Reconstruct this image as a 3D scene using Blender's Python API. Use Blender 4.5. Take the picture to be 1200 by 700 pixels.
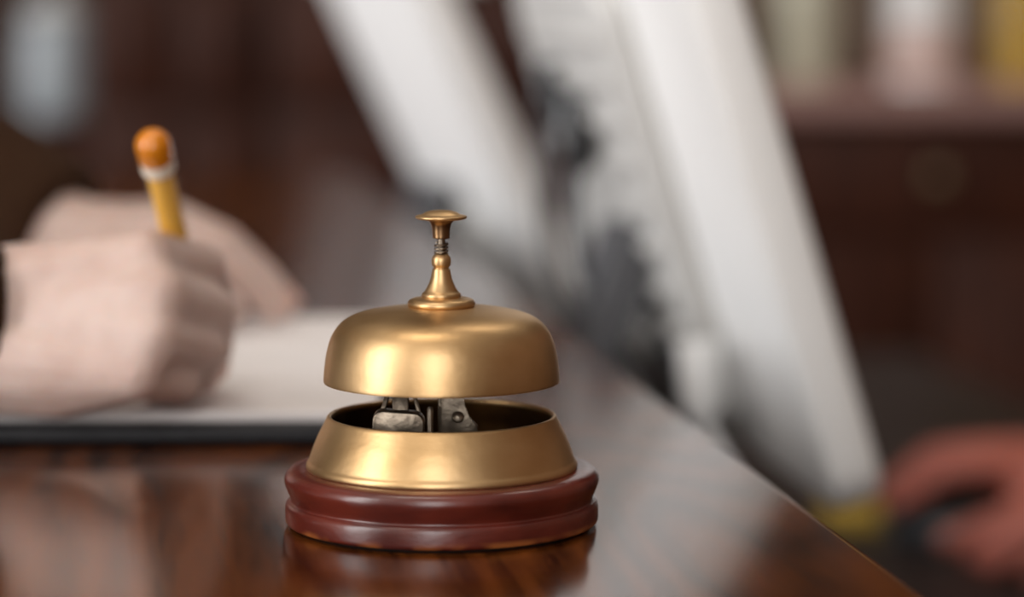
import bpy, bmesh, math, random
from mathutils import Vector, Matrix

random.seed(7)
for o in list(bpy.data.objects):
    bpy.data.objects.remove(o)
sc = bpy.context.scene
C = sc.collection
ZC = 1.05                       # height of the counter top above the floor
DESK = 0.83                     # height of the work desk behind the counter

# ------------------------------------------------------------------ camera
cam_d = bpy.data.cameras.new('camera')
cam = bpy.data.objects.new('camera', cam_d)
C.objects.link(cam)
cam.location = (0, 0, ZC + 0.1745)
cam.rotation_euler = (math.radians(90 - 6.5), 0, 0)
cam_d.lens = 100.0
cam_d.sensor_width = 36.0
cam_d.clip_start = 0.02
cam_d.dof.use_dof = True
cam_d.dof.focus_distance = 0.885
cam_d.dof.aperture_fstop = 4.2
cam_d.dof.aperture_blades = 0
sc.camera = cam

# ------------------------------------------------------------------ light and colour
sc.view_settings.view_transform = 'Standard'
sc.view_settings.look = 'None'
sc.view_settings.exposure = 0.0
sc.view_settings.gamma = 1.0
sc.view_settings.use_curve_mapping = False
sc.cycles.use_denoising = True
sc.cycles.max_bounces = 8

w = bpy.data.worlds.new('daylight')
sc.world = w
w.use_nodes = True
w.node_tree.nodes['Background'].inputs['Color'].default_value = (0.80, 0.88, 1.0, 1)
w.node_tree.nodes['Background'].inputs['Strength'].default_value = 1.0


def area(name, loc, target, sx, sy, power, col):
    d = bpy.data.lights.new(name, 'AREA')
    d.shape = 'RECTANGLE'
    d.size, d.size_y, d.energy, d.color = sx, sy, power, col
    o = bpy.data.objects.new(name, d)
    C.objects.link(o)
    o.location = loc
    o.rotation_euler = (Vector(target) - Vector(loc)).to_track_quat('-Z', 'Y').to_euler()
    return o


# daylight from windows at left and behind the camera, an added side fill
# and two dim ceiling panels
area('window_daylight', (-3.10, -0.75, 2.20), (0, -0.75, 2.15), 1.30, 3.70, 118, (1.0, 0.975, 0.955))
area('added_side_fill', (-3.10, 2.35, 1.75), (0, 2.35, 1.60), 1.30, 1.60, 84, (0.97, 0.98, 1.0))  # added fill to brighten the monitor backs, no known window there
area('window_daylight_front', (-0.40, -2.90, 2.20), (-0.4, 0, 2.15), 1.20, 3.70, 72, (1.0, 0.97, 0.95))
area('ceiling_glow', (-0.6, 0.6, 4.22), (-0.6, 0.6, 0), 1.2, 0.6, 14, (1.0, 0.90, 0.78))
area('ceiling_glow_desk', (0.9, 2.9, 4.22), (0.9, 2.9, 0), 1.2, 0.6, 8, (1.0, 0.90, 0.78))


# ------------------------------------------------------------------ materials
def mat(name, col, rough=0.5, metal=0.0, col2=None, scale=20.0, stretch=(1, 1, 1), detail=4.0, dist=0.0,
        bump=0.0, bscale=None, coat=0.0, coat_r=0.1, spec=0.5, sss=0.0, rough2=None, trans=0.0, emit=None,
        emit_s=0.0, lo=0.35, hi=0.65, rot=(0, 0, 0), aniso=0.0, sheen=0.0, ior=1.5, alpha=1.0):
    m = bpy.data.materials.new(name)
    m.use_nodes = True
    nt = m.node_tree
    b = nt.nodes['Principled BSDF']
    b.inputs['Base Color'].default_value = (*col, 1)
    b.inputs['Roughness'].default_value = rough
    b.inputs['Metallic'].default_value = metal
    b.inputs['Specular IOR Level'].default_value = spec
    b.inputs['IOR'].default_value = ior
    b.inputs['Coat Weight'].default_value = coat
    b.inputs['Coat Roughness'].default_value = coat_r
    b.inputs['Transmission Weight'].default_value = trans
    b.inputs['Sheen Weight'].default_value = sheen
    b.inputs['Anisotropic'].default_value = aniso
    if sss:
        b.inputs['Subsurface Weight'].default_value = sss
        b.inputs['Subsurface Radius'].default_value = (1.0, 0.35, 0.2)
        b.inputs['Subsurface Scale'].default_value = 0.004
    b.inputs['Alpha'].default_value = alpha
    if emit:
        b.inputs['Emission Color'].default_value = (*emit, 1)
        b.inputs['Emission Strength'].default_value = emit_s
    tc = nt.nodes.new('ShaderNodeTexCoord')
    mp = nt.nodes.new('ShaderNodeMapping')
    mp.inputs['Scale'].default_value = stretch
    mp.inputs['Rotation'].default_value = rot
    nt.links.new(tc.outputs['Object'], mp.inputs['Vector'])
    n = nt.nodes.new('ShaderNodeTexNoise')
    n.inputs['Scale'].default_value = scale
    n.inputs['Detail'].default_value = detail
    n.inputs['Distortion'].default_value = dist
    nt.links.new(mp.outputs['Vector'], n.inputs['Vector'])
    rp = nt.nodes.new('ShaderNodeValToRGB')
    rp.color_ramp.elements[0].position = lo
    rp.color_ramp.elements[1].position = hi
    rp.color_ramp.elements[0].color = (*col, 1)
    c2 = col2 if col2 else tuple(min(1, x * 1.08) for x in col)
    rp.color_ramp.elements[1].color = (*c2, 1)
    nt.links.new(n.outputs['Fac'], rp.inputs['Fac'])
    nt.links.new(rp.outputs['Color'], b.inputs['Base Color'])
    if rough2 is not None:
        mr = nt.nodes.new('ShaderNodeMapRange')
        mr.inputs['To Min'].default_value = rough
        mr.inputs['To Max'].default_value = rough2
        nt.links.new(n.outputs['Fac'], mr.inputs['Value'])
        nt.links.new(mr.outputs['Result'], b.inputs['Roughness'])
    if bump:
        n2 = nt.nodes.new('ShaderNodeTexNoise')
        n2.inputs['Scale'].default_value = bscale or scale * 4
        n2.inputs['Detail'].default_value = 5
        nt.links.new(mp.outputs['Vector'], n2.inputs['Vector'])
        bp = nt.nodes.new('ShaderNodeBump')
        bp.inputs['Strength'].default_value = bump
        bp.inputs['Distance'].default_value = 0.002
        nt.links.new(n2.outputs['Fac'], bp.inputs['Height'])
        nt.links.new(bp.outputs['Normal'], b.inputs['Normal'])
    return m


def counter_wood():
    """dark stained, varnished wood with cathedral figure along the counter's length"""
    m = bpy.data.materials.new('counter_wood')
    m.use_nodes = True
    nt = m.node_tree
    b = nt.nodes['Principled BSDF']
    N, L = nt.nodes.new, nt.links.new
    tc = N('ShaderNodeTexCoord')
    mp = N('ShaderNodeMapping')
    mp.inputs['Scale'].default_value = (9.0, 1.6, 9.0)
    mp.inputs['Location'].default_value = (0.35, 0.2, 0)
    L(tc.outputs['Object'], mp.inputs['Vector'])
    n = N('ShaderNodeTexNoise')
    n.inputs['Scale'].default_value = 0.9
    n.inputs['Detail'].default_value = 1.5
    L(mp.outputs['Vector'], n.inputs['Vector'])
    mul = N('ShaderNodeMath'); mul.operation = 'MULTIPLY'; mul.inputs[1].default_value = 26.0
    L(n.outputs['Fac'], mul.inputs[0])
    fr = N('ShaderNodeMath'); fr.operation = 'PINGPONG'; fr.inputs[1].default_value = 1.0
    L(mul.outputs[0], fr.inputs[0])
    mp2 = N('ShaderNodeMapping')
    mp2.inputs['Scale'].default_value = (420.0, 22.0, 100.0)
    L(tc.outputs['Object'], mp2.inputs['Vector'])
    n2 = N('ShaderNodeTexNoise')
    n2.inputs['Scale'].default_value = 1.0
    n2.inputs['Detail'].default_value = 3.0
    L(mp2.outputs['Vector'], n2.inputs['Vector'])
    mix = N('ShaderNodeMath'); mix.operation = 'MULTIPLY_ADD'; mix.inputs[1].default_value = 0.42
    L(fr.outputs[0], mix.inputs[0])
    m3 = N('ShaderNodeMath'); m3.operation = 'MULTIPLY'; m3.inputs[1].default_value = 0.75
    L(n2.outputs['Fac'], m3.inputs[0])
    L(m3.outputs[0], mix.inputs[2])
    rp = N('ShaderNodeValToRGB')
    e = rp.color_ramp.elements
    e[0].position, e[0].color = 0.25, (0.010, 0.0028, 0.0008, 1)
    e[1].position, e[1].color = 0.80, (0.125, 0.034, 0.006, 1)
    L(mix.outputs[0], rp.inputs['Fac'])
    L(rp.outputs['Color'], b.inputs['Base Color'])
    b.inputs['Roughness'].default_value = 0.15
    b.inputs['Specular IOR Level'].default_value = 0.5
    b.inputs['Coat Weight'].default_value = 0.0
    b.inputs['Coat Roughness'].default_value = 0.16
    bp = N('ShaderNodeBump'); bp.inputs['Strength'].default_value = 0.02; bp.inputs['Distance'].default_value = 0.0006
    L(n2.outputs['Fac'], bp.inputs['Height'])
    L(bp.outputs['Normal'], b.inputs['Normal'])
    return m


def bell_wood():
    """red mahogany with a worn, orange lower arris"""
    m = mat('bell_mahogany', (0.060, 0.0075, 0.005), 0.34, col2=(0.125, 0.017, 0.009), scale=45, detail=6,
            stretch=(1, 1, 2.2), coat=0.5, coat_r=0.22, bump=0.12, bscale=140)
    nt = m.node_tree
    N, L = nt.nodes.new, nt.links.new
    b = nt.nodes['Principled BSDF']
    old = b.inputs['Base Color'].links[0].from_socket
    tc = N('ShaderNodeTexCoord')
    sep = N('ShaderNodeSeparateXYZ')
    L(tc.outputs['Object'], sep.inputs[0])
    mr = N('ShaderNodeMapRange')
    mr.inputs['From Min'].default_value = 0.0034
    mr.inputs['From Max'].default_value = 0.0008
    L(sep.outputs['Z'], mr.inputs['Value'])
    n = N('ShaderNodeTexNoise'); n.inputs['Scale'].default_value = 60
    L(tc.outputs['Object'], n.inputs['Vector'])
    mr2 = N('ShaderNodeMapRange')
    mr2.inputs['From Min'].default_value = 0.45
    mr2.inputs['From Max'].default_value = 0.62
    L(n.outputs['Fac'], mr2.inputs['Value'])
    mu = N('ShaderNodeMath'); mu.operation = 'MULTIPLY'
    L(mr.outputs[0], mu.inputs[0]); L(mr2.outputs[0], mu.inputs[1])
    mx = N('ShaderNodeMix'); mx.data_type = 'RGBA'
    L(mu.outputs[0], mx.inputs['Factor'])
    L(old, mx.inputs['A'])
    mx.inputs['B'].default_value = (0.48, 0.16, 0.04, 1)
    L(mx.outputs['Result'], b.inputs['Base Color'])
    return m


M = dict(
    counter=counter_wood(),
    brass=mat('aged_brass', (0.50, 0.305, 0.130), 0.33, 1.0, col2=(0.74, 0.515, 0.275), scale=24, detail=7, rough2=0.50,
              stretch=(1, 1, 1.6), bump=0.05, bscale=260, lo=0.25, hi=0.7),
    brass_dark=mat('dark_brass', (0.10, 0.055, 0.025), 0.45, 1.0, col2=(0.22, 0.13, 0.05), scale=60),  # darker, browner brass for the inside of the collar
    brass_stem=mat('dull_brass_stem', (0.24, 0.14, 0.075), 0.34, 1.0, col2=(0.36, 0.22, 0.10), scale=80),
    steel=mat('aged_steel', (0.18, 0.145, 0.11), 0.40, 1.0, col2=(0.38, 0.315, 0.24), scale=160, bump=0.14, bscale=320),
    mahogany=bell_wood(),
    felt=mat('black_felt', (0.006, 0.005, 0.005), 0.95, scale=200),
    leather=mat('black_leather', (0.007, 0.007, 0.009), 0.45, scale=150, bump=0.25, bscale=500, spec=0.3),
    paper=mat('paper', (0.80, 0.765, 0.755), 0.75, col2=(0.84, 0.80, 0.79), scale=30),
    white=mat('white_plastic', (0.86, 0.855, 0.84), 0.34, col2=(0.88, 0.875, 0.86), scale=12),
    grey=mat('grey_plastic', (0.54, 0.53, 0.51), 0.45, col2=(0.58, 0.57, 0.55), scale=30),
    mid=mat('slate_plastic', (0.085, 0.085, 0.092), 0.45, scale=40),
    dark=mat('charcoal_plastic', (0.030, 0.029, 0.030), 0.42, scale=40),
    black=mat('black_plastic', (0.008, 0.008, 0.009), 0.30, scale=40),
    screen=mat('lit_screen', (0.02, 0.02, 0.02), 0.15, emit=(0.75, 0.85, 1.0), emit_s=0.8),
    skin=mat('fair_skin', (0.56, 0.40, 0.345), 0.48, col2=(0.64, 0.49, 0.435), scale=55, detail=5, sss=0.25, bump=0.25,
             bscale=350),
    skin2=mat('ruddy_skin', (0.40, 0.105, 0.072), 0.5, col2=(0.48, 0.145, 0.10), scale=55, sss=0.25),
    nail=mat('nail', (0.72, 0.42, 0.34), 0.25, scale=20),
    jacket=mat('brown_wool', (0.030, 0.013, 0.006), 0.95, col2=(0.046, 0.021, 0.010), scale=260, bump=0.5, bscale=600,
               spec=0.15),
    blouse=mat('dark_cloth', (0.018, 0.014, 0.014), 0.9, col2=(0.03, 0.024, 0.022), scale=200),
    trouser=mat('charcoal_cloth', (0.018, 0.018, 0.020), 0.9, scale=220),
    hair=mat('dark_hair', (0.018, 0.010, 0.006), 0.5, scale=90, stretch=(1, 1, 0.1)),
    eye=mat('eye', (0.02, 0.014, 0.01), 0.15),
    shoe=mat('shoe_leather', (0.012, 0.008, 0.006), 0.35),
    pen_yellow=mat('yellow_ink_tube', (0.80, 0.42, 0.0), 0.45, scale=20),
    pen_cap=mat('amber_plastic', (0.60, 0.19, 0.005), 0.22, scale=20, coat=0.4),
    pen_clear=mat('clear_plastic', (0.92, 0.86, 0.78), 0.12, alpha=0.05),
    pen_band=mat('cream_plastic', (0.86, 0.78, 0.66), 0.4),
    cabinet=mat('dark_mahogany', (0.022, 0.0050, 0.0018), 0.55, col2=(0.050, 0.013, 0.005), scale=6, stretch=(6, 6, 0.7),
                detail=6, dist=0.6, spec=0.18),
    cabinet_top=mat('brown_worktop', (0.24, 0.125, 0.105), 0.45, col2=(0.30, 0.165, 0.14), scale=8, stretch=(0.6, 5, 5)),
    wall=mat('taupe_plaster', (0.19, 0.115, 0.075), 0.9, col2=(0.22, 0.135, 0.09), scale=6, bump=0.15, bscale=60),
    pale=mat('pale_grey_board', (0.86, 0.84, 0.85), 0.8, scale=8),
    splash=mat('taupe_panel', (0.20, 0.145, 0.105), 0.7, col2=(0.22, 0.16, 0.12), scale=6),
    panelling=mat('dark_panelling', (0.022, 0.008, 0.004), 0.6, col2=(0.040, 0.016, 0.008), scale=5, stretch=(6, 6, 0.7), detail=6, spec=0.2),
    wall_light=mat('cream_plaster', (0.56, 0.49, 0.42), 0.9, col2=(0.60, 0.53, 0.45), scale=6),
    ceiling=mat('ceiling_paint', (0.62, 0.58, 0.53), 0.9, scale=6),
    floor=mat('floor_boards', (0.060, 0.028, 0.014), 0.4, col2=(0.10, 0.05, 0.025), scale=5, stretch=(6, 0.8, 1)),
    deskm=mat('desk_laminate', (0.024, 0.017, 0.015), 0.45, col2=(0.032, 0.023, 0.021), scale=10, spec=0.25),
    brass_knob=mat('knob_metal', (0.35, 0.27, 0.16), 0.35, 1.0),
    cream_glass=mat('cream_glaze', (0.52, 0.50, 0.38), 0.25, scale=10),
    white_glass=mat('white_glaze', (0.66, 0.64, 0.62), 0.25, scale=10),
    pink_glass=mat('rose_label', (0.50, 0.33, 0.28), 0.6, scale=10),
    yellow_glass=mat('yellow_glass', (0.42, 0.25, 0.02), 0.2, scale=10),
    grey_glaze=mat('grey_blue_glaze', (0.30, 0.33, 0.35), 0.3, scale=8),
    amber_box=mat('amber_card', (0.16, 0.055, 0.010), 0.6, scale=8),
    sticky=mat('yellow_paper', (0.52, 0.34, 0.05), 0.8, scale=20),
    frame=mat('window_paint', (0.70, 0.68, 0.64), 0.5, scale=10),
    lamp=mat('lamp_diffuser', (0.9, 0.88, 0.84), 0.5, emit=(1.0, 0.9, 0.78), emit_s=2.0),
)


# ------------------------------------------------------------------ helpers
def tag(o, label=None, cat=None, group=None, kind=None):
    if label: o['label'] = label
    if cat: o['category'] = cat
    if group: o['group'] = group
    if kind: o['kind'] = kind
    return o


def empty(name, loc, rz=0.0):
    o = bpy.data.objects.new(name, None)
    o.empty_display_size = 0.03
    C.objects.link(o)
    o.location = loc
    o.rotation_euler = (0, 0, rz)
    return o


def top_loc(o):
    while o.parent:
        o = o.parent
    return o.location


def obj(name, bm, m, parent=None, smooth=True, angle=35, off=None):
    """bm -> one mesh object; with off the vertices are in world space and get moved by -off"""
    if off is not None:
        bmesh.ops.translate(bm, verts=bm.verts, vec=-Vector(off))
    bmesh.ops.recalc_face_normals(bm, faces=bm.faces)
    me = bpy.data.meshes.new(name)
    bm.to_mesh(me)
    bm.free()
    me.materials.append(m)
    if smooth:
        for p in me.polygons:
            p.use_smooth = True
        me.set_sharp_from_angle(angle=math.radians(angle))
    o = bpy.data.objects.new(name, me)
    C.objects.link(o)
    o.parent = parent
    return o


def box(x0, x1, y0, y1, z0, z1, bev=0.0, seg=2, bm=None):
    t = bmesh.new()
    bmesh.ops.create_cube(t, size=1.0)
    bmesh.ops.scale(t, vec=(x1 - x0, y1 - y0, z1 - z0), verts=t.verts)
    bmesh.ops.translate(t, vec=((x0 + x1) / 2, (y0 + y1) / 2, (z0 + z1) / 2), verts=t.verts)
    if bev > 0:
        bmesh.ops.bevel(t, geom=list(t.edges), offset=bev, segments=seg, profile=0.5, affect='EDGES')
    return merge(bm, t)


def merge(bm, t):
    if bm is None:
        return t
    me = bpy.data.meshes.new('tmp')
    t.to_mesh(me); t.free()
    bm.from_mesh(me)
    bpy.data.meshes.remove(me)
    return bm


def slab(x0, x1, y0, y1, z0, z1, corner, bev, axis=2, seg=5):
    """box with the four edges along `axis` rounded by corner, then every edge by bev"""
    t = box(x0, x1, y0, y1, z0, z1)
    es = [e for e in t.edges if abs((e.verts[0].co - e.verts[1].co).normalized()[axis]) > 0.9]
    bmesh.ops.bevel(t, geom=es, offset=corner, segments=seg, profile=0.5, affect='EDGES')
    es = [e for e in t.edges if len(e.link_faces) == 2 and e.calc_face_angle(0) > 1.0]
    if bev > 0 and es:
        bmesh.ops.bevel(t, geom=es, offset=bev, segments=3, profile=0.5, affect='EDGES')
    return t


def lathe(prof, n=96, close=False, c=(0, 0, 0)):
    """prof: [(r, z)...] turned about z"""
    bm = bmesh.new()
    rings = []
    for r, z in prof:
        if r < 1e-6:
            rings.append([bm.verts.new((c[0], c[1], c[2] + z))])
        else:
            rings.append([bm.verts.new((c[0] + r * math.cos(2 * math.pi * k / n), c[1] + r * math.sin(2 * math.pi * k / n),
                                        c[2] + z)) for k in range(n)])
    pairs = list(zip(rings[:-1], rings[1:]))
    if close:
        pairs.append((rings[-1], rings[0]))
    for a, b in pairs:
        for k in range(n):
            k2 = (k + 1) % n
            if len(a) == 1 and len(b) == 1:
                continue
            if len(a) == 1:
                bm.faces.new((a[0], b[k], b[k2]))
            elif len(b) == 1:
                bm.faces.new((a[k], b[0], a[k2]))
            else:
                bm.faces.new((a[k], b[k], b[k2], a[k2]))
    return bm


def smooth_prof(pts, sub=5):
    """Catmull-Rom through the profile points"""
    out = []
    P = [Vector((*p, 0)) for p in pts]
    for i in range(len(P) - 1):
        p0, p1, p2, p3 = P[max(i - 1, 0)], P[i], P[i + 1], P[min(i + 2, len(P) - 1)]
        for k in range(sub):
            t = k / sub
            v = 0.5 * ((2 * p1) + (p2 - p0) * t + (2 * p0 - 5 * p1 + 4 * p2 - p3) * t * t + (3 * p1 - p0 - 3 * p2 + p3) * t ** 3)
            out.append((max(v.x, 0), v.y))
    out.append(tuple(pts[-1]))
    return out


def path(pts, sub=8):
    P = [Vector(p) for p in pts]
    out = []
    for i in range(len(P) - 1):
        p0, p1, p2, p3 = P[max(i - 1, 0)], P[i], P[i + 1], P[min(i + 2, len(P) - 1)]
        for k in range(sub):
            t = k / sub
            out.append(0.5 * ((2 * p1) + (p2 - p0) * t + (2 * p0 - 5 * p1 + 4 * p2 - p3) * t * t + (3 * p1 - p0 - 3 * p2 + p3) * t ** 3))
    out.append(P[-1])
    return out


def tube(pts, r, n=12, bm=None):
    """round tube along pts; r is a number or a list of radii"""
    bm = bm or bmesh.new()
    pts = [Vector(p) for p in pts]
    R = r if isinstance(r, (list, tuple)) else [r] * len(pts)
    t0 = (pts[1] - pts[0]).normalized()
    ref = Vector((0, 0, 1)) if abs(t0.z) < 0.9 else Vector((1, 0, 0))
    u = t0.cross(ref).normalized()
    rings = []
    for i, p in enumerate(pts):
        t = (pts[min(i + 1, len(pts) - 1)] - pts[max(i - 1, 0)]).normalized()
        u = (u - t * u.dot(t)).normalized()
        v = t.cross(u)
        rings.append([bm.verts.new(p + (u * math.cos(2 * math.pi * k / n) + v * math.sin(2 * math.pi * k / n)) * R[i]) for k in range(n)])
    for a, b in zip(rings[:-1], rings[1:]):
        for k in range(n):
            bm.faces.new((a[k], a[(k + 1) % n], b[(k + 1) % n], b[k]))
    bm.faces.new(list(reversed(rings[0])))
    bm.faces.new(rings[-1])
    return bm


_ico = {}


def sph(p, r, s=(1, 1, 1)):
    if 'v' not in _ico:
        t = bmesh.new()
        bmesh.ops.create_icosphere(t, subdivisions=2, radius=1.0)
        _ico['v'] = [v.co.copy() for v in t.verts]
        t.free()
    p = Vector(p)
    return [p + Vector((v.x * s[0], v.y * s[1], v.z * s[2])) * r for v in _ico['v']]


def disc(p, d, r, n=24, squash=1.0):
    p, d = Vector(p), Vector(d).normalized()
    u = d.cross(Vector((0, 0, 1))).normalized()
    v = u.cross(d)
    return [p + (u * math.cos(2 * math.pi * k / n) * squash + v * math.sin(2 * math.pi * k / n)) * r for k in range(n)]


def hull(bm, *clouds):
    vs = [bm.verts.new(q) for c in clouds for q in c]
    res = bmesh.ops.convex_hull(bm, input=vs, use_existing_faces=False)
    dead = [g for g in res['geom_interior'] + res['geom_unused'] if isinstance(g, bmesh.types.BMVert) and g.is_valid]
    bmesh.ops.delete(bm, geom=list(set(dead)), context='VERTS')


def chain(bm, js):
    for (a, ra), (b, rb) in zip(js[:-1], js[1:]):
        hull(bm, sph(a, ra), sph(b, rb))


def organic(name, bm, m, parent, voxel, iters, off):
    """fuse overlapping hulls into one continuous smooth skin"""
    bmesh.ops.translate(bm, verts=bm.verts, vec=-Vector(off))
    me = bpy.data.meshes.new(name + '_raw')
    bm.to_mesh(me); bm.free()
    t = bpy.data.objects.new(name + '_raw', me)
    C.objects.link(t)
    md = t.modifiers.new('r', 'REMESH')
    md.mode = 'VOXEL'; md.voxel_size = voxel; md.use_smooth_shade = True
    ms = t.modifiers.new('s', 'SMOOTH')
    ms.factor = 0.5; ms.iterations = iters
    dg = bpy.context.evaluated_depsgraph_get()
    dg.update()
    out = bpy.data.meshes.new_from_object(t.evaluated_get(dg))
    out.name = name
    bpy.data.objects.remove(t)
    bpy.data.meshes.remove(me)
    out.materials.clear()
    out.materials.append(m)
    for p in out.polygons:
        p.use_smooth = True
    o = bpy.data.objects.new(name, out)
    C.objects.link(o)
    o.parent = parent
    return o


# ------------------------------------------------------------------ the room
X0, X1, Y0, Y1, ZT = -3.2, 3.2, -3.0, 4.8, 4.3


def struct(name, bm, m, parent=None):
    o = obj(name, bm, m, parent, smooth=False)
    if parent is None:
        o['kind'] = 'structure'
    return o


struct('floor', box(X0 - .1, X1 + .1, Y0 - .1, Y1 + .1, -0.1, 0.0), M['floor'])
struct('ceiling', box(X0 - .1, X1 + .1, Y0 - .1, Y1 + .1, ZT, ZT + 0.1), M['ceiling'])
struct('wall_right', box(X1, X1 + 0.1, Y0, Y1, 0, ZT), M['wall'])


def wall_with_hole(axis, c0, c1, a0, a1, h0, h1, z0, z1):
    """wall slab between c0..c1 across, a0..a1 along, with one opening h0..h1 x z0..z1"""
    bm = bmesh.new()
    for (s, e, q0, q1) in ((a0, h0, 0, ZT), (h1, a1, 0, ZT), (h0, h1, 0, z0), (h0, h1, z1, ZT)):
        if axis == 'y':
            box(c0, c1, s, e, q0, q1, bm=bm)
        else:
            box(s, e, c0, c1, q0, q1, bm=bm)
    return bm


bm = wall_with_hole('y', X0 - .1, X0, Y0, 1.0, -1.42, -0.08, 0.33, 4.07)
merge(bm, wall_with_hole('y', X0 - .1, X0, 1.0, Y1, 1.68, 3.02, 0.93, 2.57))  # second opening is made for the added side fill
struct('wall_left', bm, M['wall_light'])
struct('wall_back', box(X0 - .1, X1 + .1, Y1, Y1 + .1, 0, ZT), M['panelling'])
struct('wall_front', wall_with_hole('x', Y0 - .1, Y0, X0, X1, -1.02, 0.22, 0.33, 4.07), M['wall_light'])


def window(name, axis, c, h0, h1, z0, z1):
    bm = bmesh.new()
    def b(s, e, q0, q1, d=0.05):
        if axis == 'y':
            box(c - d, c, s, e, q0, q1, bm=bm)
        else:
            box(s, e, c - d, c, q0, q1, bm=bm)
    t = 0.035
    b(h0, h0 + t, z0, z1); b(h1 - t, h1, z0, z1); b(h0, h1, z0, z0 + t); b(h0, h1, z1 - t, z1)
    o = struct(name, bm, M['frame'])
    return o


window('window_1', 'y', X0 - .02, -1.42, -0.08, 0.33, 4.07)
window('window_2', 'x', Y0 - .02, -1.02, 0.22, 0.33, 4.07)
window('added_side_window', 'y', X0 - .02, 1.68, 3.02, 0.93, 2.57)  # frame invented around the added side fill
bm = box(X0, X1, Y1 - 0.018, Y1, 0, 0.1)
struct('baseboard_back', bm, M['cabinet'])

# ceiling panel lamps
for k, (lx, ly, lab) in enumerate(((-0.6, 0.6, 'flat square-edged ceiling lamp above the counter'),
                                   (0.9, 2.9, 'flat square-edged ceiling lamp above the desk'))):
    t = tag(empty('ceiling_lamp', (lx, ly, ZT)), lab, 'lamp', 'ceiling lamps')
    fr = bmesh.new()
    for a in ((-.64, .64, .30, .34), (-.64, .64, -.34, -.30), (-.64, -.60, -.30, .30), (.60, .64, -.30, .30)):
        box(*a, -0.05, 0.0, bm=fr)
    obj('frame', fr, M['frame'], t, smooth=False)
    obj('diffuser', box(-.60, .60, -.30, .30, -0.03, -0.02), M['lamp'], t, smooth=False)

# ------------------------------------------------------------------ counter
YAW = math.radians(8.46)
cr = tag(empty('reception_counter', (0.1183, 0.7987, 0), YAW),
         'long dark brown varnished wooden reception counter under the bell', 'counter')
top = obj('counter_top', slab(-0.66, 0.0, -1.5, 1.78, ZC - 0.04, ZC, 0.006, 0.0035, axis=1, seg=3), M['counter'], cr)
obj('front_panel', box(-0.60, -0.57, -1.45, 1.74, 0.06, ZC - 0.04, 0.002), M['cabinet'], cr)
obj('rear_panel', box(-0.06, -0.035, -1.45, 1.74, 0.06, ZC - 0.04, 0.002), M['cabinet'], cr)
obj('end_panel', box(-0.57, -0.06, 1.71, 1.74, 0.06, ZC - 0.04, 0.002), M['cabinet'], cr)
obj('end_panel', box(-0.57, -0.06, -1.45, -1.42, 0.06, ZC - 0.04, 0.002), M['cabinet'], cr)
obj('plinth', box(-0.58, -0.05, -1.43, 1.72, 0.0, 0.06), M['dark'], cr)

# work desk behind the counter
dk = tag(empty('work_desk', (0.1183, 0.7987, 0), YAW), 'lower grey-brown work desk behind the reception counter', 'desk')
obj('desk_top', slab(-0.03, 0.62, -0.6, 2.1, DESK - 0.03, DESK, 0.004, 0.002, axis=1, seg=2), M['deskm'], dk)
for yy in (-0.56, 0.75, 2.03):
    obj('desk_support', box(0.0, 0.56, yy, yy + 0.03, 0, DESK - 0.03, 0.002), M['dark'], dk)

# ------------------------------------------------------------------ the bell
BX, BY = -0.0224, 0.8967
bell = tag(empty('service_bell', (BX, BY, ZC)), 'brass reception call bell with plunger on a red mahogany base', 'bell')
mm = 0.001


def mml(pts):
    return [(r * mm, z * mm) for r, z in pts]


base = obj('wooden_base', lathe(mml(
    [(0, 0.9), (48.9, 0.9)] + smooth_prof([(49.2, 0.9), (49.8, 1.5), (50.0, 2.6), (50.0, 5.0), (49.8, 6.8), (49.2, 7.7), (48.3, 8.2)], 4) +
    smooth_prof([(48.1, 8.7), (48.4, 9.6), (49.2, 11.4), (50.0, 13.6), (50.2, 15.0), (49.8, 16.4), (48.6, 17.6), (46.4, 18.2), (44.5, 18.3)], 4) +
    [(30, 18.3), (0, 18.3)]), 128), M['mahogany'], bell, angle=60)
obj('felt_pad', lathe(mml([(0, 0), (46.8, 0), (46.8, 1.0), (0, 1.0)]), 64), M['felt'], base)
ring = obj('brass_collar', lathe(mml(
    [(42.4, 17.9), (43.0, 18.2), (43.3, 18.9), (43.2, 19.8), (42.8, 20.5)] +
    smooth_prof([(42.5, 20.8), (41.2, 24.5), (39.6, 28.4), (38.1, 31.4), (36.9, 33.8)], 4) +
    [(36.5, 34.7), (36.1, 35.1), (35.6, 35.1), (35.2, 34.7)] +
    smooth_prof([(35.2, 34.0), (36.6, 31.0), (38.2, 28.0), (41.0, 21.5), (41.2, 18.4)], 3)), 128, close=True), M['brass'],
    bell, angle=50)
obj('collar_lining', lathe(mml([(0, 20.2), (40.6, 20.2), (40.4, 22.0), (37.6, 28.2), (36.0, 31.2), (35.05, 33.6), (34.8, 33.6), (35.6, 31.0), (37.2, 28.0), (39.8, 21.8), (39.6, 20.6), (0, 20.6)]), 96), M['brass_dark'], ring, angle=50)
dome_o = smooth_prof([(37.5, 45.9), (37.55, 47.0), (37.2, 51.0), (36.5, 55.4), (35.3, 59.6), (33.2, 63.2), (30.2, 65.8),
                      (26.0, 67.5), (20.0, 68.7), (12.0, 69.7), (4.0, 70.2)], 6)
dome_i = [(max(r - 1.1, 0), z - (0.9 if r < 34 else 0.2)) for r, z in dome_o]
obj('dome', lathe(mml([(36.4, 45.7)] + dome_o + list(reversed(dome_i))), 160, close=True), M['brass'], bell, angle=50)
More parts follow.
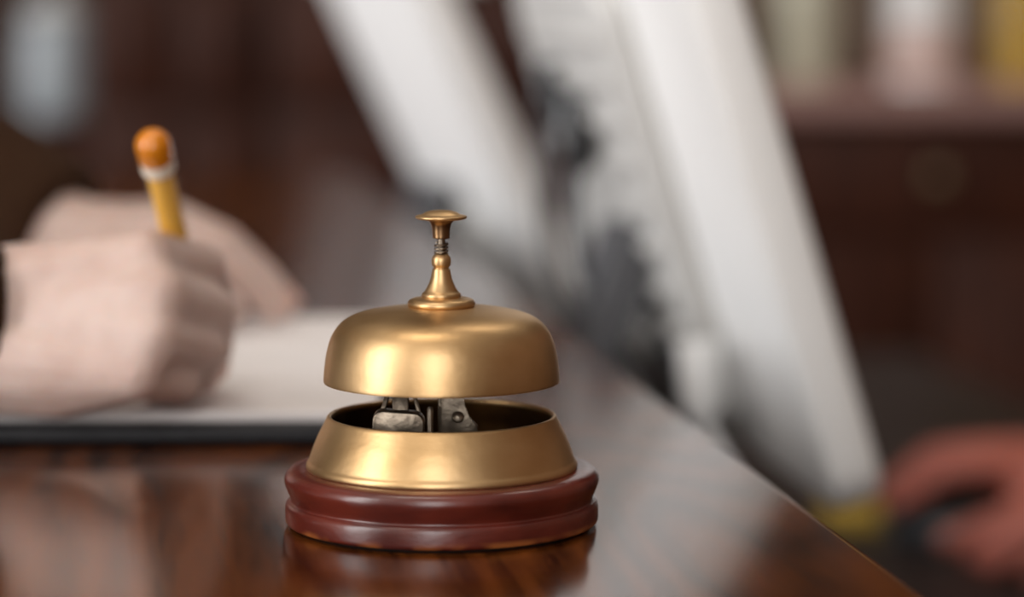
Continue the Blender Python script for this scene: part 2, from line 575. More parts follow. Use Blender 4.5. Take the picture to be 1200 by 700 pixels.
stem = obj('finial', lathe(mml(
    [(0, 69.4), (9.6, 69.2)] + smooth_prof([(9.8, 69.4), (10.6, 70.2), (10.7, 71.1), (10.0, 72.0), (8.6, 72.5), (7.0, 72.7)], 4) +
    smooth_prof([(6.2, 72.8), (6.3, 73.5), (6.0, 74.1), (5.3, 74.7), (4.6, 75.9), (3.8, 77.6), (3.2, 79.6), (2.8, 81.8)], 4) +
    smooth_prof([(2.45, 82.0), (2.5, 82.4), (2.95, 83.0), (3.1, 84.2), (2.9, 85.4), (2.1, 86.4), (1.4, 86.7)], 4) +
    [(0, 86.8)]), 64), M['brass'], bell, angle=40)
plunger = obj('plunger', lathe(mml(
    [(0, 91.4), (2.4, 91.4), (2.7, 91.6)] + smooth_prof([(2.75, 91.8), (2.8, 93.2), (3.0, 95.0), (3.5, 96.4), (4.4, 97.3)], 4) +
    [(4.6, 97.6), (0, 97.6)]), 64), M['brass_stem'], bell, angle=40)
obj('button', lathe(mml(
    [(0, 97.3), (5.5, 97.4)] + smooth_prof([(7.2, 97.6), (8.0, 97.9), (8.2, 98.3), (7.9, 98.7), (6.8, 98.95)], 4) +
    smooth_prof([(6.2, 99.1), (5.0, 99.8), (3.4, 100.3), (1.6, 100.5)], 3) + [(0, 100.55)]), 72), M['brass'], plunger, angle=40)
obj('rod', lathe(mml([(0, 24), (1.25, 24), (1.25, 93), (0, 93)]), 24), M['steel'], plunger)
obj('spring', tube([(2.0 * mm * math.cos(a), 2.0 * mm * math.sin(a), (86.5 + 3.6 * a / (2 * math.pi * 3.4)) * mm)
                    for a in [2 * math.pi * 3.4 * k / 90 for k in range(91)]], 0.36 * mm, 8), M['steel'], bell)
# striking mechanism seen in the gap
mech = obj('mechanism_frame', box(-6 * mm, 14 * mm, -7 * mm, 7 * mm, 20.4 * mm, 22.6 * mm, 0.6 * mm), M['steel'], bell)
b = bmesh.new()
pr = [(-2.3, 54), (4.2, 54), (4.6, 44), (5.0, 38), (6.4, 34.5), (9.5, 31.5), (9.5, 22), (-2.3, 22)]
vs0 = [b.verts.new(((x + 2.0) * mm, -1.6 * mm, z * mm)) for x, z in pr]
vs1 = [b.verts.new(((x + 2.0) * mm, 1.6 * mm, z * mm)) for x, z in pr]
b.faces.new(vs0); b.faces.new(list(reversed(vs1)))
for k in range(len(pr)):
    b.faces.new((vs0[k], vs0[(k + 1) % len(pr)], vs1[(k + 1) % len(pr)], vs1[k]))
bmesh.ops.bevel(b, geom=list(b.edges), offset=0.35 * mm, segments=2, profile=0.5, affect='EDGES')
post = obj('bracket_post', b, M['steel'], mech)
b = lathe(mml([(0, 0), (2.0, 0), (1.7, 0.8), (0.9, 1.2), (0, 1.3)]), 24)
bmesh.ops.rotate(b, verts=b.verts, matrix=Matrix.Rotation(math.radians(70), 3, 'X'))
bmesh.ops.translate(b, verts=b.verts, vec=(5.2 * mm, -1.7 * mm, 34.6 * mm))
obj('rivet', b, M['steel'], mech)
obj('pivot_pin', lathe(mml([(0, 22), (1.0, 22), (1.0, 37.4), (0.7, 38.0), (0, 38.1)]), 20, c=(-3.6 * mm, -3 * mm, 0)), M['steel'], mech)
b = slab(-8.2 * mm, 8.2 * mm, -3.4 * mm, 3.4 * mm, -5.2 * mm, 5.2 * mm, 3.4 * mm, 0.7 * mm, axis=1, seg=6)
bmesh.ops.rotate(b, verts=b.verts, matrix=Matrix.Rotation(math.radians(4), 3, 'Y'))
bmesh.ops.translate(b, verts=b.verts, vec=(-13.2 * mm, -15 * mm, 33.6 * mm))
ham = obj('hammer', b, M['steel'], bell)
b = box(-2.6 * mm, 2.6 * mm, -1.0 * mm, 1.0 * mm, 0, 19 * mm, 0.5 * mm)
bmesh.ops.rotate(b, verts=b.verts, matrix=Matrix.Rotation(math.radians(-22), 3, 'X'))
bmesh.ops.translate(b, verts=b.verts, vec=(-12.6 * mm, -14.0 * mm, 37.0 * mm))
obj('hammer_strap', b, M['steel'], ham)
b = bmesh.new()
for sx in (-1, 1):
    t = box(-0.7 * mm, 0.7 * mm, -1.3 * mm, 1.3 * mm, 0, 18 * mm, 0.3 * mm)
    bmesh.ops.rotate(t, verts=t.verts, matrix=Matrix.Rotation(math.radians(-22), 3, 'X') @ Matrix.Rotation(math.radians(-sx * 14), 3, 'Y'))
    bmesh.ops.translate(t, verts=t.verts, vec=((-12.6 + sx * 6.0) * mm, -12.6 * mm, 36.4 * mm))
    obj('hammer_arm', t, M['steel'], ham)
b.free()

# ------------------------------------------------------------------ ledger / folder with paper
fa = math.radians(1.0)
fold = tag(empty('document_folder', (-0.045, 1.047, ZC), fa), 'open black leather folder lying on the counter behind the bell', 'folder')
obj('cover', slab(-0.47, 0.0, 0.0, 0.315, 0.0, 0.0078, 0.006, 0.0024), M['leather'], fold)
obj('spine', box(-0.242, -0.228, 0.002, 0.313, 0.0074, 0.0086, 0.0005), M['leather'], fold)
sheets = tag(empty('paper_pad', (-0.045, 1.047, ZC + 0.0079), fa), 'white sheets of paper under the writing hand, on the black folder', 'paper')
for k in range(6):
    j = random.uniform(-0.0009, 0.0009)
    obj('sheet', box(-0.222 + j, -0.006 + j, 0.010 + j, 0.309 + j, 0.0006 * k, 0.0006 * k + 0.00055), M['paper'], sheets, smooth=False)

# ------------------------------------------------------------------ people


def hand(bm, wrist, fingers, thumb, extra=()):
    """palm + five separate fingers as overlapping tapered hulls; fingers: index..little, 4 joints each"""
    W, rw = wrist
    RM = (0.0120, 0.0122, 0.0114, 0.0100)
    for k, f in enumerate(fingers):
        s = RM[k] / 0.012
        chain(bm, [(f[0], RM[k]), (f[1], 0.0096 * s), (f[2], 0.0084 * s), (f[3], 0.0071 * s)])
        wk = Vector(W) + (Vector(f[0]) - Vector(W)) * 0.12
        hull(bm, sph(wk, rw * 0.62), sph(f[0], RM[k]))
    for a, c in zip(fingers[:-1], fingers[1:]):
        hull(bm, sph(W, rw * 0.72), sph(a[0], 0.0108), sph(c[0], 0.0104))
    hull(bm, sph(W, rw * 0.8), sph(thumb[0], 0.0155), sph(fingers[0][0], 0.0105))
    chain(bm, [(thumb[0], 0.0155), (thumb[1], 0.0118), (thumb[2], 0.0102), (thumb[3], 0.0084)])
    hull(bm, sph(thumb[0], 0.0135), sph(thumb[1], 0.009), sph(Vector(fingers[0][0]).lerp(Vector(W), 0.3), 0.009))
    for js in extra:
        hull(bm, *[sph(p, r) for p, r in js])


def nails(parent, fingers, up, off):
    for f in fingers:
        a, t = Vector(f[2]), Vector(f[3])
        d = (t - a).normalized()
        n = (Vector(up) - d * Vector(up).dot(d)).normalized()
        s = d.cross(n)
        b = bmesh.new()
        bmesh.ops.create_uvsphere(b, u_segments=12, v_segments=8, radius=1.0)
        mtx = Matrix((s * 0.0044, d * 0.0058, n * 0.0016)).transposed()
        for v in b.verts:
            v.co = mtx @ v.co + t + n * 0.0060
        obj('nail', b, M['nail'], parent, off=off)


def lift(pts):
    return [(x, y, ZC + z) for x, y, z in pts]


def person(name, label, c, f, arms, skin, cloth, cloth_label, hand_bm, voxel, z_sh):
    """standing figure; c = torso centre on the floor, f = facing (+1 -> +x, -1 -> -x);
    arms: [(cuff, elbow, shoulder, forearm_dir)]; hand_bm adds the hands to the body"""
    off = Vector((c[0], c[1], 0))
    root = tag(empty(name, off), label, 'person')
    x, y = c
    b = bmesh.new()
    hand_bm(b)
    for cu, el, sh, wr in arms:
        chain(b, [(wr, 0.0225), (Vector(wr).lerp(Vector(el), 0.45), 0.031), (el, 0.034), (sh, 0.044)])
        chain(b, [(sh, 0.044), ((x, y, z_sh - 0.05), 0.05)])
    chain(b, [((x, y, 0.95), 0.078), ((x, y, 1.15), 0.078), ((x, y, z_sh - 0.08), 0.07), ((x + .01 * f, y, z_sh + 0.02), 0.052),
              ((x + .03 * f, y, z_sh + 0.08), 0.05)])
    hz = z_sh + 0.175
    hx = x + 0.05 * f
    hull(b, sph((hx - .01 * f, y, hz + 0.03), 0.085, (1.05, 0.88, 1)), sph((hx + .025 * f, y, hz - 0.085), 0.035, (1, 1.1, 0.8)))
    hull(b, sph((hx + .075 * f, y, hz), 0.008), sph((hx + .098 * f, y, hz - 0.03), 0.010), sph((hx + .075 * f, y, hz - 0.032), 0.014))
    hull(b, sph((hx + .062 * f, y - .014, hz - .062), 0.008), sph((hx + .068 * f, y, hz - .062), 0.009), sph((hx + .062 * f, y + .014, hz - .062), 0.008))
    for s in (-1, 1):
        hull(b, sph((hx - .008 * f, y + s * .078, hz + .012), 0.013, (1, .5, 1.2)), sph((hx - .004 * f, y + s * .076, hz - .022), 0.009, (1, .5, 1)))
        chain(b, [((x, y + s * .07, 0.90), 0.07), ((x + .01 * f, y + s * .1, 0.5), 0.055), ((x, y + s * .1, 0.08), 0.038),
                  ((x + .12 * f, y + s * .11, 0.035), 0.028)])
    body = organic('body', b, skin, root, voxel, 3, off)
    # hair and eyes
    b = bmesh.new()
    hull(b, sph((hx - .022 * f, y, hz + 0.048), 0.088, (1.05, .95, .95)), sph((hx - .05 * f, y, hz - 0.03), 0.05, (.8, 1.2, 1)))
    organic('hair', b, M['hair'], root, 0.006, 4, off)
    for s in (-1, 1):
        b = bmesh.new()
        bmesh.ops.create_uvsphere(b, u_segments=12, v_segments=8, radius=0.0095)
        bmesh.ops.translate(b, verts=b.verts, vec=(hx + .064 * f, y + s * .031, hz + 0.002))
        obj('eye', b, M['eye'], root, off=off)
    # jacket: torso with both sleeves
    b = bmesh.new()
    hull(b, sph((x, y, 0.90), 0.15, (.85, 1.15, 1)), sph((x, y, 1.10), 0.14, (.85, 1.15, 1)))
    hull(b, sph((x, y, 1.10), 0.14, (.85, 1.15, 1)), sph((x, y - .11, z_sh - 0.09), 0.095), sph((x, y + .11, z_sh - 0.09), 0.095))
    hull(b, sph((x, y - .15, z_sh - 0.055), 0.065), sph((x, y + .15, z_sh - 0.055), 0.065), sph((x + .01 * f, y, z_sh - 0.02), 0.075))
    for cu, el, sh, wr in arms:
        d = (Vector(cu) - Vector(el)).normalized()
        hull(b, disc(cu, d, 0.0335), disc(Vector(cu) - d * 0.02, d, 0.0345), sph(el, 0.052))
        hull(b, sph(el, 0.052), sph(sh, 0.068))
        hull(b, sph(sh, 0.068), sph((x, Vector(sh).y * .6 + y * .4, z_sh - 0.05), 0.07))
    jk = organic('jacket', b, cloth, root, 0.006, 3, off)
    jk['label'] = cloth_label
    b = bmesh.new()
    hull(b, sph((x, y, 0.93), 0.125, (.9, 1.2, 1)), sph((x, y - .09, 0.80), 0.09), sph((x, y + .09, 0.80), 0.09))
    for s in (-1, 1):
        hull(b, sph((x, y + s * .09, 0.84), 0.092), sph((x + .01 * f, y + s * .1, 0.5), 0.072))
        hull(b, sph((x + .01 * f, y + s * .1, 0.5), 0.072), disc((x, y + s * .1, 0.07), (0, .01, 1), 0.062))
    organic('trousers', b, M['trouser'], root, 0.009, 3, off)
    for s in (-1, 1):
        b = bmesh.new()
        hull(b, sph((x - .03 * f, y + s * .1, 0.045), 0.045), sph((x + .14 * f, y + s * .11, 0.035), 0.038, (1.1, 1, .9)),
             [Vector((x - .07 * f, y + s * .1 + q, 0.0)) for q in (-.03, .03)], [Vector((x + .17 * f, y + s * .11 + q, 0.0)) for q in (-.03, .03)])
        for v in b.verts:
            v.co.z = max(v.co.z, 0.0)
        obj('shoe', b, M['shoe'], root, off=off)
    return root, body, off


# guest on the left, writing
RW = (-0.2080, 1.083, ZC + 0.0430)
RF = [lift(p) for p in (
    [(-0.1391, 1.068, 0.071), (-0.1220, 1.097, 0.0655), (-0.1195, 1.116, 0.0448), (-0.1222, 1.1235, 0.0250)],
    [(-0.1339, 1.056, 0.0590), (-0.1175, 1.087, 0.0500), (-0.1195, 1.107, 0.0335), (-0.1250, 1.1170, 0.0215)],
    [(-0.1351, 1.049, 0.0450), (-0.1195, 1.077, 0.0365), (-0.1235, 1.096, 0.0245), (-0.1330, 1.1060, 0.0200)],
    [(-0.1408, 1.047, 0.0315), (-0.1275, 1.068, 0.0250), (-0.1320, 1.085, 0.0205), (-0.1410, 1.0930, 0.0190)])]
RT = lift([(-0.1878, 1.108, 0.0447), (-0.1620, 1.128, 0.0526), (-0.1395, 1.139, 0.0463), (-0.1290, 1.1345, 0.0285)])
SH = Vector((0.0045, -0.024, -0.0012))
RW = tuple(Vector(RW) + SH)
RF = [[tuple(Vector(q) + SH) for q in f_] for f_ in RF]
RT = [tuple(Vector(q) + SH) for q in RT]
LW = (-0.2132, 1.337, ZC + 0.0520)
LF = [lift(p) for p in (
    [(-0.1592, 1.305, 0.0555), (-0.1350, 1.300, 0.0470), (-0.1195, 1.302, 0.0325), (-0.1100, 1.305, 0.0210)],
    [(-0.1599, 1.328, 0.0578), (-0.1345, 1.330, 0.0480), (-0.1180, 1.335, 0.0320), (-0.1080, 1.335, 0.0200)],
    [(-0.1646, 1.350, 0.0542), (-0.1370, 1.360, 0.0443), (-0.1224, 1.365, 0.0289), (-0.1155, 1.365, 0.0195)],
    [(-0.1713, 1.370, 0.0487), (-0.1490, 1.383, 0.0390), (-0.1385, 1.386, 0.0288), (-0.1323, 1.386, 0.0195)])]
LT = lift([(-0.1935, 1.312, 0.0451), (-0.1667, 1.287, 0.0365), (-0.1449, 1.281, 0.0306), (-0.1290, 1.284, 0.0230)])


def guest_hands(b):
    hand(b, (RW, 0.027), RF, RT, extra=(
        [(Vector((-0.2080, 1.078, ZC + 0.0360)) + SH, 0.024), (Vector((-0.1700, 1.064, ZC + 0.0285)) + SH, 0.0165), (RF[3][0], 0.0100)],
        [(Vector((-0.2080, 1.085, ZC + 0.0520)) + SH, 0.022), (Vector((-0.1700, 1.078, ZC + 0.0650)) + SH, 0.0130), (RF[0][0], 0.0110)],
        [(Vector((-0.2150, 1.084, ZC + 0.0370)) + SH, 0.024), (Vector((-0.2150, 1.086, ZC + 0.0530)) + SH, 0.024)]))
    hand(b, (LW, 0.025), LF, LT)


g, gb, goff = person(
    'person', 'person in a brown jacket writing on paper with a yellow pen', (-0.74, 1.22), 1,
    [((-0.1905, 1.0575, ZC + 0.0435), (-0.450, 1.00, ZC + 0.063), (-0.70, 1.00, ZC + 0.30), RW),
     ((-0.2130, 1.3395, ZC + 0.0540), (-0.440, 1.45, ZC + 0.165), (-0.70, 1.44, ZC + 0.30), LW)],
    M['skin'], M['jacket'], 'dark brown wool sleeves and jacket', guest_hands, 0.0019, ZC + 0.37)
nails(gb, LF, (0.4, 0, 1), goff)
nails(gb, RF, (0.9, -0.4, 0.2), goff)

# pen
pt, pb = Vector((-0.1300, 1.029, ZC + 0.1140)), Vector((-0.1188, 1.1090, ZC + 0.0122))
pd = (pt - pb).normalized()
pt = pt + pd * 0.005
plen = (pt - pb).length
pen = tag(empty('ballpoint_pen', pb), 'slim clear-barrelled pen with yellow ink and amber end cap, held upright', 'pen')
rot = pd.to_track_quat('Z', 'Y').to_matrix()


def pen_part(name, prof, m, parent=pen, n=32):
    b = lathe(prof, n)
    bmesh.ops.rotate(b, verts=b.verts, matrix=rot)
    return obj(name, b, m, parent)


pen_part('tip', [(0, 0), (0.0006, 0.0005), (0.0022, 0.010), (0.0030, 0.013), (0, 0.013)], M['steel'])
pen_part('grip', [(0, 0.012), (0.0036, 0.012), (0.0052, 0.020), (0.0052, 0.046), (0, 0.046)], M['pen_yellow'])
brl = pen_part('barrel', [(0.0056, 0.046), (0.0060, 0.048), (0.0062, plen - 0.0180), (0.0052, plen - 0.0180), (0.0050, 0.048)], M['pen_clear'])
pen_part('ink_tube', [(0, 0.046), (0.0048, 0.046), (0.0048, plen - 0.0180), (0, plen - 0.0180)], M['pen_yellow'], brl)
pen_part('band', [(0, plen - 0.0180), (0.0060, plen - 0.0180), (0.0062, plen - 0.0175), (0.0062, plen - 0.0125), (0, plen - 0.0125)], M['pen_band'])
pen_part('end_cap', [(0, plen - 0.0125), (0.0064, plen - 0.0125), (0.0066, plen - 0.0118)] +
         [(0.0066 * math.cos(a), plen - 0.0062 + 0.0062 * math.sin(a)) for a in [k * math.pi / 20 for k in range(10)]] + [(0, plen)], M['pen_cap'])

# ------------------------------------------------------------------ monitors


def monitor(label, corner, yaw, lean, wd, ht, th, vent, neck_u):
    """corner: near bottom corner of the screen side; the screen faces +x and leans back over the counter"""
    u = Vector((-math.sin(yaw), math.cos(yaw), 0))
    left = Vector((-math.cos(yaw), -math.sin(yaw), 0))
    v = Vector((0, 0, 1)) * math.cos(lean) + left * math.sin(lean)
    nb = left * math.cos(lean) - Vector((0, 0, 1)) * math.sin(lean)
    O = Vector(corner)
    mtx = Matrix((u, v, -nb)).transposed()

    def W(a, b_, c_):
        return O + u * a + v * b_ + nb * c_
    ft = W(neck_u, 0.10, th + 0.03)
    foot = Vector((ft.x, ft.y, DESK)) - left * 0.02
    root = tag(empty('computer_monitor', foot), label, 'monitor', 'white monitors behind the counter')

    def pt(name, bm, m, parent=root):
        for q in bm.verts:
            q.co = mtx @ q.co + O
        return obj(name, bm, m, parent, off=foot)
    hs = pt('housing', slab(0, wd, 0, ht, -th, 0, 0.022, 0.006), M['white'])
    pt('screen', box(0.018, wd - 0.018, 0.03, ht - 0.018, 0.0, 0.0012), M['screen'], hs)
    a0, a1, b0, b1 = vent
    rc = pt('rear_cover', slab(a0, a1, b0, b1, -th - 0.014, -th + 0.001, 0.02, 0.006), M['grey'])
    for k in range(9):
        y_ = b0 + 0.03 + k * (b1 - b0 - 0.06) / 8
        pt('vent_slat', box(a0 + 0.03, a1 - 0.03, y_ - 0.004, y_ + 0.004, -th - 0.0185, -th - 0.013, 0.001), M['grey'], rc)
    pt('port_block', box(a0 + 0.02, a0 + 0.12, b0 - 0.01, b0 + 0.035, -th - 0.026, -th - 0.012, 0.003), M['dark'], rc)
    # stand
    n0, n1 = W(neck_u, 0.13, th + 0.012), foot + Vector((0, 0, 0.012))
    nk = bmesh.new()
    du = u * 0.035
    P = []
    for p_, t_ in ((n0, 0.012), (n0.lerp(n1, 0.3) + left * 0.03, 0.012), (n0.lerp(n1, 0.7) + left * 0.03, 0.012), (n1, 0.014)):
        P.append([nk.verts.new(p_ + du * s + left * (t_ * q)) for s, q in ((-1, -1), (1, -1), (1, 1), (-1, 1))])
    for A, B in zip(P[:-1], P[1:]):
        for k in range(4):
            nk.faces.new((A[k], A[(k + 1) % 4], B[(k + 1) % 4], B[k]))
    nk.faces.new(P[0]); nk.faces.new(list(reversed(P[-1])))
    obj('stand_neck', nk, M['mid'], root, off=foot)
    bs = slab(-0.11, 0.11, -0.075, 0.075, 0, 0.014, 0.05, 0.004)
    bmesh.ops.rotate(bs, verts=bs.verts, matrix=Matrix.Rotation(yaw + math.pi / 2, 3, 'Z'))
    obj('stand_base', bs, M['white'], root)
    return W


W1 = monitor('nearer white computer monitor leaning back, seen from behind at the right', (0.1829, 1.35, ZC - 0.0786), math.radians(8.5),
             math.radians(17.0), 0.50, 0.36, 0.026, (0.17, 0.47, 0.02, 0.27), 0.27)
W2 = monitor('farther white computer monitor, strongly blurred, above the bell', (0.0760, 2.0, ZC - 0.0899), math.radians(10.5),
             math.radians(25), 0.52, 0.36, 0.026, (0.20, 0.46, 0.02, 0.10), 0.28)

# cables hanging behind the nearer monitor


def cable(label, pts, r, m, plug=None):
    z0 = pts[-1]
    root = tag(empty('monitor_cable', z0), label, 'cable', 'cables behind the nearer monitor')
    obj('cord', tube(path(pts), r, 10), m, root, off=z0)
    if plug:
        d = (Vector(pts[1]) - Vector(pts[0])).normalized()
        a = Vector(pts[0])
        obj('plug', tube([a - d * 0.004, a - d * 0.003, a + d * plug, a + d * (plug + 0.01)], [r * 1.9, r * 2.8, r * 2.6, r * 1.2], 14), m, root, off=z0)


def cpt(a, b_, c_):
    return tuple(W1(a, b_, c_))


dz = DESK + 0.006
cable('thick black cable looping down behind the nearer white monitor', [cpt(.30, .20, .045), cpt(.27, .12, .075), cpt(.22, .05, .07), (0.095, 1.52, ZC - .10), (0.13, 1.50, dz)], 0.0045, M['black'], 0.03)
cable('thin black cable beside the thick one behind the nearer monitor', [cpt(.36, .22, .045), cpt(.34, .13, .08), cpt(.30, .05, .075), (0.085, 1.62, ZC - .10), (0.12, 1.60, dz)], 0.0035, M['black'], 0.025)
cable('white cable with a plug hanging below the nearer monitor', [cpt(.14, .075, .045), cpt(.135, .04, .055), cpt(.12, -.02, .045), (0.125, 1.46, ZC - .15), (0.15, 1.45, dz)], 0.0042, M['white'], 0.03)

# ------------------------------------------------------------------ desk things
mx, my = 0.318, 1.955
mouse = tag(empty('computer_mouse', (mx, my, DESK)), 'black computer mouse under a hand on the desk', 'mouse')
b = bmesh.new()
hull(b, sph((-.025, 0, .016), .016, (1.6, 1.7, 1)), sph((.022, 0, .020), .020, (1.6, 1.5, 1)), [Vector((q * .058, s * .026, 0.0)) for q in (-1, 1) for s in (-1, 1)])
for q in b.verts:
    q.co.z = max(q.co.z, 0.0)
obj('shell', b, M['black'], mouse, angle=60)
b = lathe([(0, -.004), (.007, -.004), (.007, .004), (0, .004)], 24)
bmesh.ops.rotate(b, verts=b.verts, matrix=Matrix.Rotation(math.pi / 2, 3, 'X'))
bmesh.ops.translate(b, verts=b.verts, vec=(-.034, 0, .028))
obj('scroll_wheel', b, M['grey'], mouse)

tag(obj('sticky_pad', slab(-.02, .02, -.026, .026, 0, .012, .002, .0005), M['sticky']), 'small yellow note pad on the desk below the monitor', 'notepad').location = (0.245, 2.03, DESK)


def receptionist_hands(b):
    Z = DESK
    RFk = [[(.330, 1.925, Z + .060), (.298, 1.922, Z + .058), (.278, 1.921, Z + .044), (.264, 1.921, Z + .034)],
           [(.326, 1.945, Z + .064), (.292, 1.946, Z + .062), (.272, 1.947, Z + .046), (.258, 1.948, Z + .035)],
           [(.330, 1.966, Z + .060), (.298, 1.969, Z + .057), (.280, 1.971, Z + .043), (.268, 1.972, Z + .033)],
           [(.338, 1.985, Z + .050), (.312, 1.991, Z + .044), (.296, 1.994, Z + .028), (.284, 1.995, Z + .016)]]
    RTk = [(.375, 1.926, Z + .042), (.345, 1.903, Z + .030), (.318, 1.897, Z + .020), (.296, 1.900, Z + .012)]
    hand(b, (((.400, 1.962, Z + .060)), 0.025), RFk, RTk)
    LFk = [[(.372, 1.872, Z + .034), (.342, 1.872, Z + .032), (.324, 1.871, Z + .020), (.314, 1.870, Z + .010)],
           [(.370, 1.852, Z + .036), (.336, 1.851, Z + .034), (.317, 1.850, Z + .021), (.306, 1.850, Z + .010)],
           [(.374, 1.832, Z + .034), (.342, 1.830, Z + .031), (.324, 1.829, Z + .019), (.314, 1.828, Z + .009)],
           [(.384, 1.814, Z + .029), (.358, 1.810, Z + .025), (.344, 1.808, Z + .016), (.334, 1.807, Z + .009)]]
    LTk = [(.418, 1.872, Z + .026), (.390, 1.893, Z + .020), (.366, 1.900, Z + .015), (.348, 1.900, Z + .010)]
    hand(b, (((.448, 1.842, Z + .036)), 0.025), LFk, LTk)


r_, rb_, roff = person(
    'person', 'person at the right with one hand on a black mouse, only hands in view', (0.98, 1.93), -1,
    [((0.455, 1.987, DESK + .081), (0.66, 2.10, DESK + .16), (0.94, 2.12, ZC + 0.26), (.405, 1.962, DESK + .062)),
     ((0.500, 1.826, DESK + .059), (0.68, 1.76, DESK + .14), (0.94, 1.74, ZC + 0.26), (.452, 1.842, DESK + .038))],
    M['skin2'], M['blouse'], 'dark long-sleeved top', receptionist_hands, 0.0026, ZC + 0.33)

# ------------------------------------------------------------------ back cabinets and shelf things
CT = ZC + 0.012                 # height of the back worktop
FY = 4.12                       # its front


def cabinet(x0, x1, label):
    r = tag(empty('cabinet_unit', ((x0 + x1) / 2, FY + 0.03, 0)), label, 'cabinet', 'low mahogany cabinets along the back wall')
    hw = (x1 - x0) / 2 - 0.002
    obj('body', box(-hw, hw, 0.02, 0.62, 0.08, CT - 0.04, 0.002), M['cabinet'], r, smooth=False)
    obj('toe_kick', box(-hw, hw, 0.06, 0.60, 0, 0.08), M['dark'], r, smooth=False)
    dr = obj('drawer', box(-hw + .01, hw - .01, 0.0, 0.02, CT - 0.21, CT - 0.055, 0.004), M['cabinet'], r)
    obj('knob', lathe([(0, 0), (.006, 0), (.006, .012), (.014, .018), (.012, .026), (0, .028)], 20), M['brass_knob'], dr)
    dr.children[0].rotation_euler = (math.pi / 2, 0, 0)
    dr.children[0].location = (0, 0, CT - 0.13)
    for s in (-1, 1):
        xa, xb = (-hw + .01, -.004) if s < 0 else (.004, hw - .01)
        d = obj('door', box(xa, xb, 0.0, 0.02, 0.10, CT - 0.225, 0.004), M['cabinet'], r)
        obj('panel', box(xa + .06, xb - .06, -0.008, 0.004, 0.17, CT - 0.295, 0.006), M['cabinet'], d)
        kn = obj('knob', lathe([(0, 0), (.006, 0), (.006, .012), (.014, .018), (.012, .026), (0, .028)], 20), M['brass_knob'], d)
        kn.rotation_euler = (math.pi / 2, 0, 0)
        kn.location = (s * .03, 0, CT - 0.45)


cx = [0.22, 1.02, 1.82, 2.62]
for k in range(3):
    cabinet(cx[k], cx[k + 1], ('low dark mahogany cabinet nearest the white monitors, by the back wall',
                               'low dark mahogany cabinet in the middle of the row by the back wall',
                               'low dark mahogany cabinet at the right end of the row by the back wall')[k])
tag(obj('worktop', box(0.20, 2.64, FY, Y1 - 0.03, CT - 0.04, CT, 0.006), M['cabinet_top']), 'brown worktop along the back wall carrying bottles', 'worktop')
tag(obj('splashback', box(0.24, 2.64, Y1 - 0.03, Y1 - 0.002, CT, CT + 0.34, 0.003), M['splash']), 'taupe splashback panel behind the bottles on the back worktop', 'panel')

# dark cupboard behind the guest
def cupboard(name, label, xc, hw, ht, tiers):
    r = tag(empty(name, (xc, 4.15, 0)), label, 'cupboard')
    obj('body', box(-hw, hw, .02, .60, 0.08, ht, 0.004), M['cabinet'], r)
    obj('plinth', box(-hw + .01, hw - .01, .05, .60, 0, .08), M['dark'], r, smooth=False)
    for s_ in (-1, 1):
        xa, xb = (-hw + .005, -.004) if s_ < 0 else (.004, hw - .005)
        for za, zb in tiers:
            d = obj('door' if zb - za > .3 else 'drawer', box(xa, xb, -.006, .02, za, zb, .005), M['cabinet'], r)
            obj('panel', box(xa + .035, xb - .035, -.014, 0, za + .035, zb - .035, .006), M['cabinet'], d)


cupboard('low_cupboard', 'narrow dark mahogany cupboard by the back wall, beyond the hand with the pen', -0.49, 0.13, 1.22,
         ((.10, .80), (.84, 1.00), (1.04, 1.20)))
cupboard('low_cupboard', 'wide dark mahogany cupboard by the back wall, behind the farther monitor', -0.08, 0.275, 1.22,
         ((.10, .80), (.84, 1.00), (1.04, 1.20)))

refl = tag(empty('reflection_panel', (-0.165, 4.245, 1.22), math.radians(-35)), 'added pale grey framed panel, out of view, that brightens the counter reflection', 'reflector')  # unseen board added to give the counter its pale grey reflection
b = box(-.145, .145, -.004, .004, .015, .275)
bmesh.ops.rotate(b, verts=b.verts, matrix=Matrix.Rotation(math.radians(-6), 3, 'X'))
obj('board', b, M['pale'], refl, smooth=False)
for a in ((-.16, -.145, 0, .29), (.145, .16, 0, .29), (-.145, .145, 0, .015), (-.145, .145, .275, .29)):
    b = box(a[0], a[1], -.009, .007, a[2], a[3], .002)
    bmesh.ops.rotate(b, verts=b.verts, matrix=Matrix.Rotation(math.radians(-6), 3, 'X'))
    obj('frame_bar', b, M['grey'], refl)

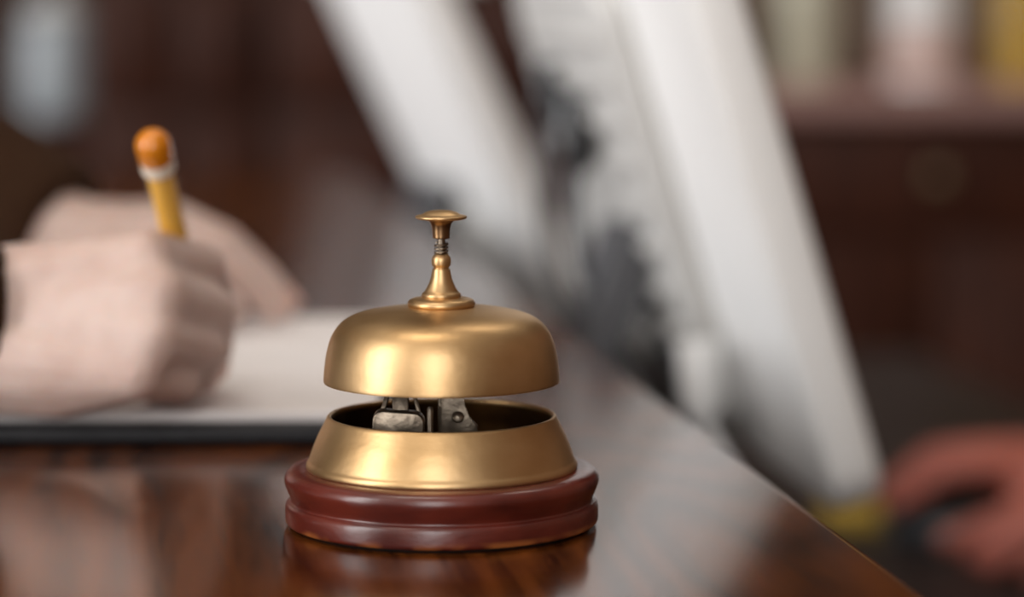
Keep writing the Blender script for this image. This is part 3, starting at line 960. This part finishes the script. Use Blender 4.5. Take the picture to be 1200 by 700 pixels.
# low chest at the far left carrying a jar
r = tag(empty('low_chest', (-1.05, 4.20, 0)), 'low dark brown chest at the far left by the back wall', 'chest')
obj('body', box(-.42, .42, .0, .55, 0.06, ZC - .045, 0.006), M['cabinet'], r)
obj('plinth', box(-.40, .40, .03, .53, 0, .06), M['dark'], r, smooth=False)
for k in range(3):
    z_ = .10 + k * .30
    d = obj('drawer', box(-.39, .39, -.015, .01, z_, z_ + .28, .006), M['cabinet'], r)
JT = ZC - .045
jar = tag(empty('storage_jar', (-0.69, 4.33, JT)), 'pale grey-blue jar on the low chest at the far left', 'jar')
obj('jar_body', lathe(smooth_prof([(0, 0), (.042, 0), (.054, .012), (.058, .06), (.056, .12), (.046, .150), (.042, .158), (0, .158)], 4), 48), M['grey_glaze'], jar)
obj('lid', lathe(smooth_prof([(0, .158), (.046, .158), (.047, .168), (.030, .180), (.010, .186), (.012, .198), (0, .204)], 4), 48), M['grey'], jar)


def bottle(name, label, x, y, prof, m, cap_z, cap_r, cap_m, band=None):
    b = tag(empty(name, (x, y, CT)), label, 'bottle', 'bottles on the back worktop')
    obj('glass_body', lathe(smooth_prof(prof, 4), 40), m, b, angle=60)
    obj('cap', lathe([(0, cap_z), (cap_r, cap_z), (cap_r, cap_z + .03), (0, cap_z + .03)], 24), cap_m, b)
    if band:
        z0, z1, rr, bmn = band
        obj('paper_label', lathe([(rr, z0), (rr + .001, z0), (rr + .001, z1), (rr, z1)], 40, close=True), bmn, b)


bottle('bottle', 'cream bottle nearest the white monitor on the back worktop', 0.445, 4.34,
       [(0, 0), (.040, 0), (.044, .01), (.044, .15), (.036, .19), (.016, .22), (.014, .27), (0, .27)], M['cream_glass'], .27, .016, M['dark'], )
bottle('bottle', 'white bottle with a rose label, middle of the back worktop bottles', 0.625, 4.32,
       [(0, 0), (.052, 0), (.056, .01), (.056, .17), (.046, .21), (.018, .24), (.016, .29), (0, .29)], M['white_glass'], .29, .018, M['dark'], (.015, .075, .0575, M['pink_glass']))
bottle('bottle', 'yellow bottle at the right end of the back worktop bottles', 0.775, 4.34,
       [(0, 0), (.040, 0), (.045, .01), (.045, .16), (.036, .20), (.016, .23), (.014, .28), (0, .28)], M['yellow_glass'], .28, .016, M['dark'])
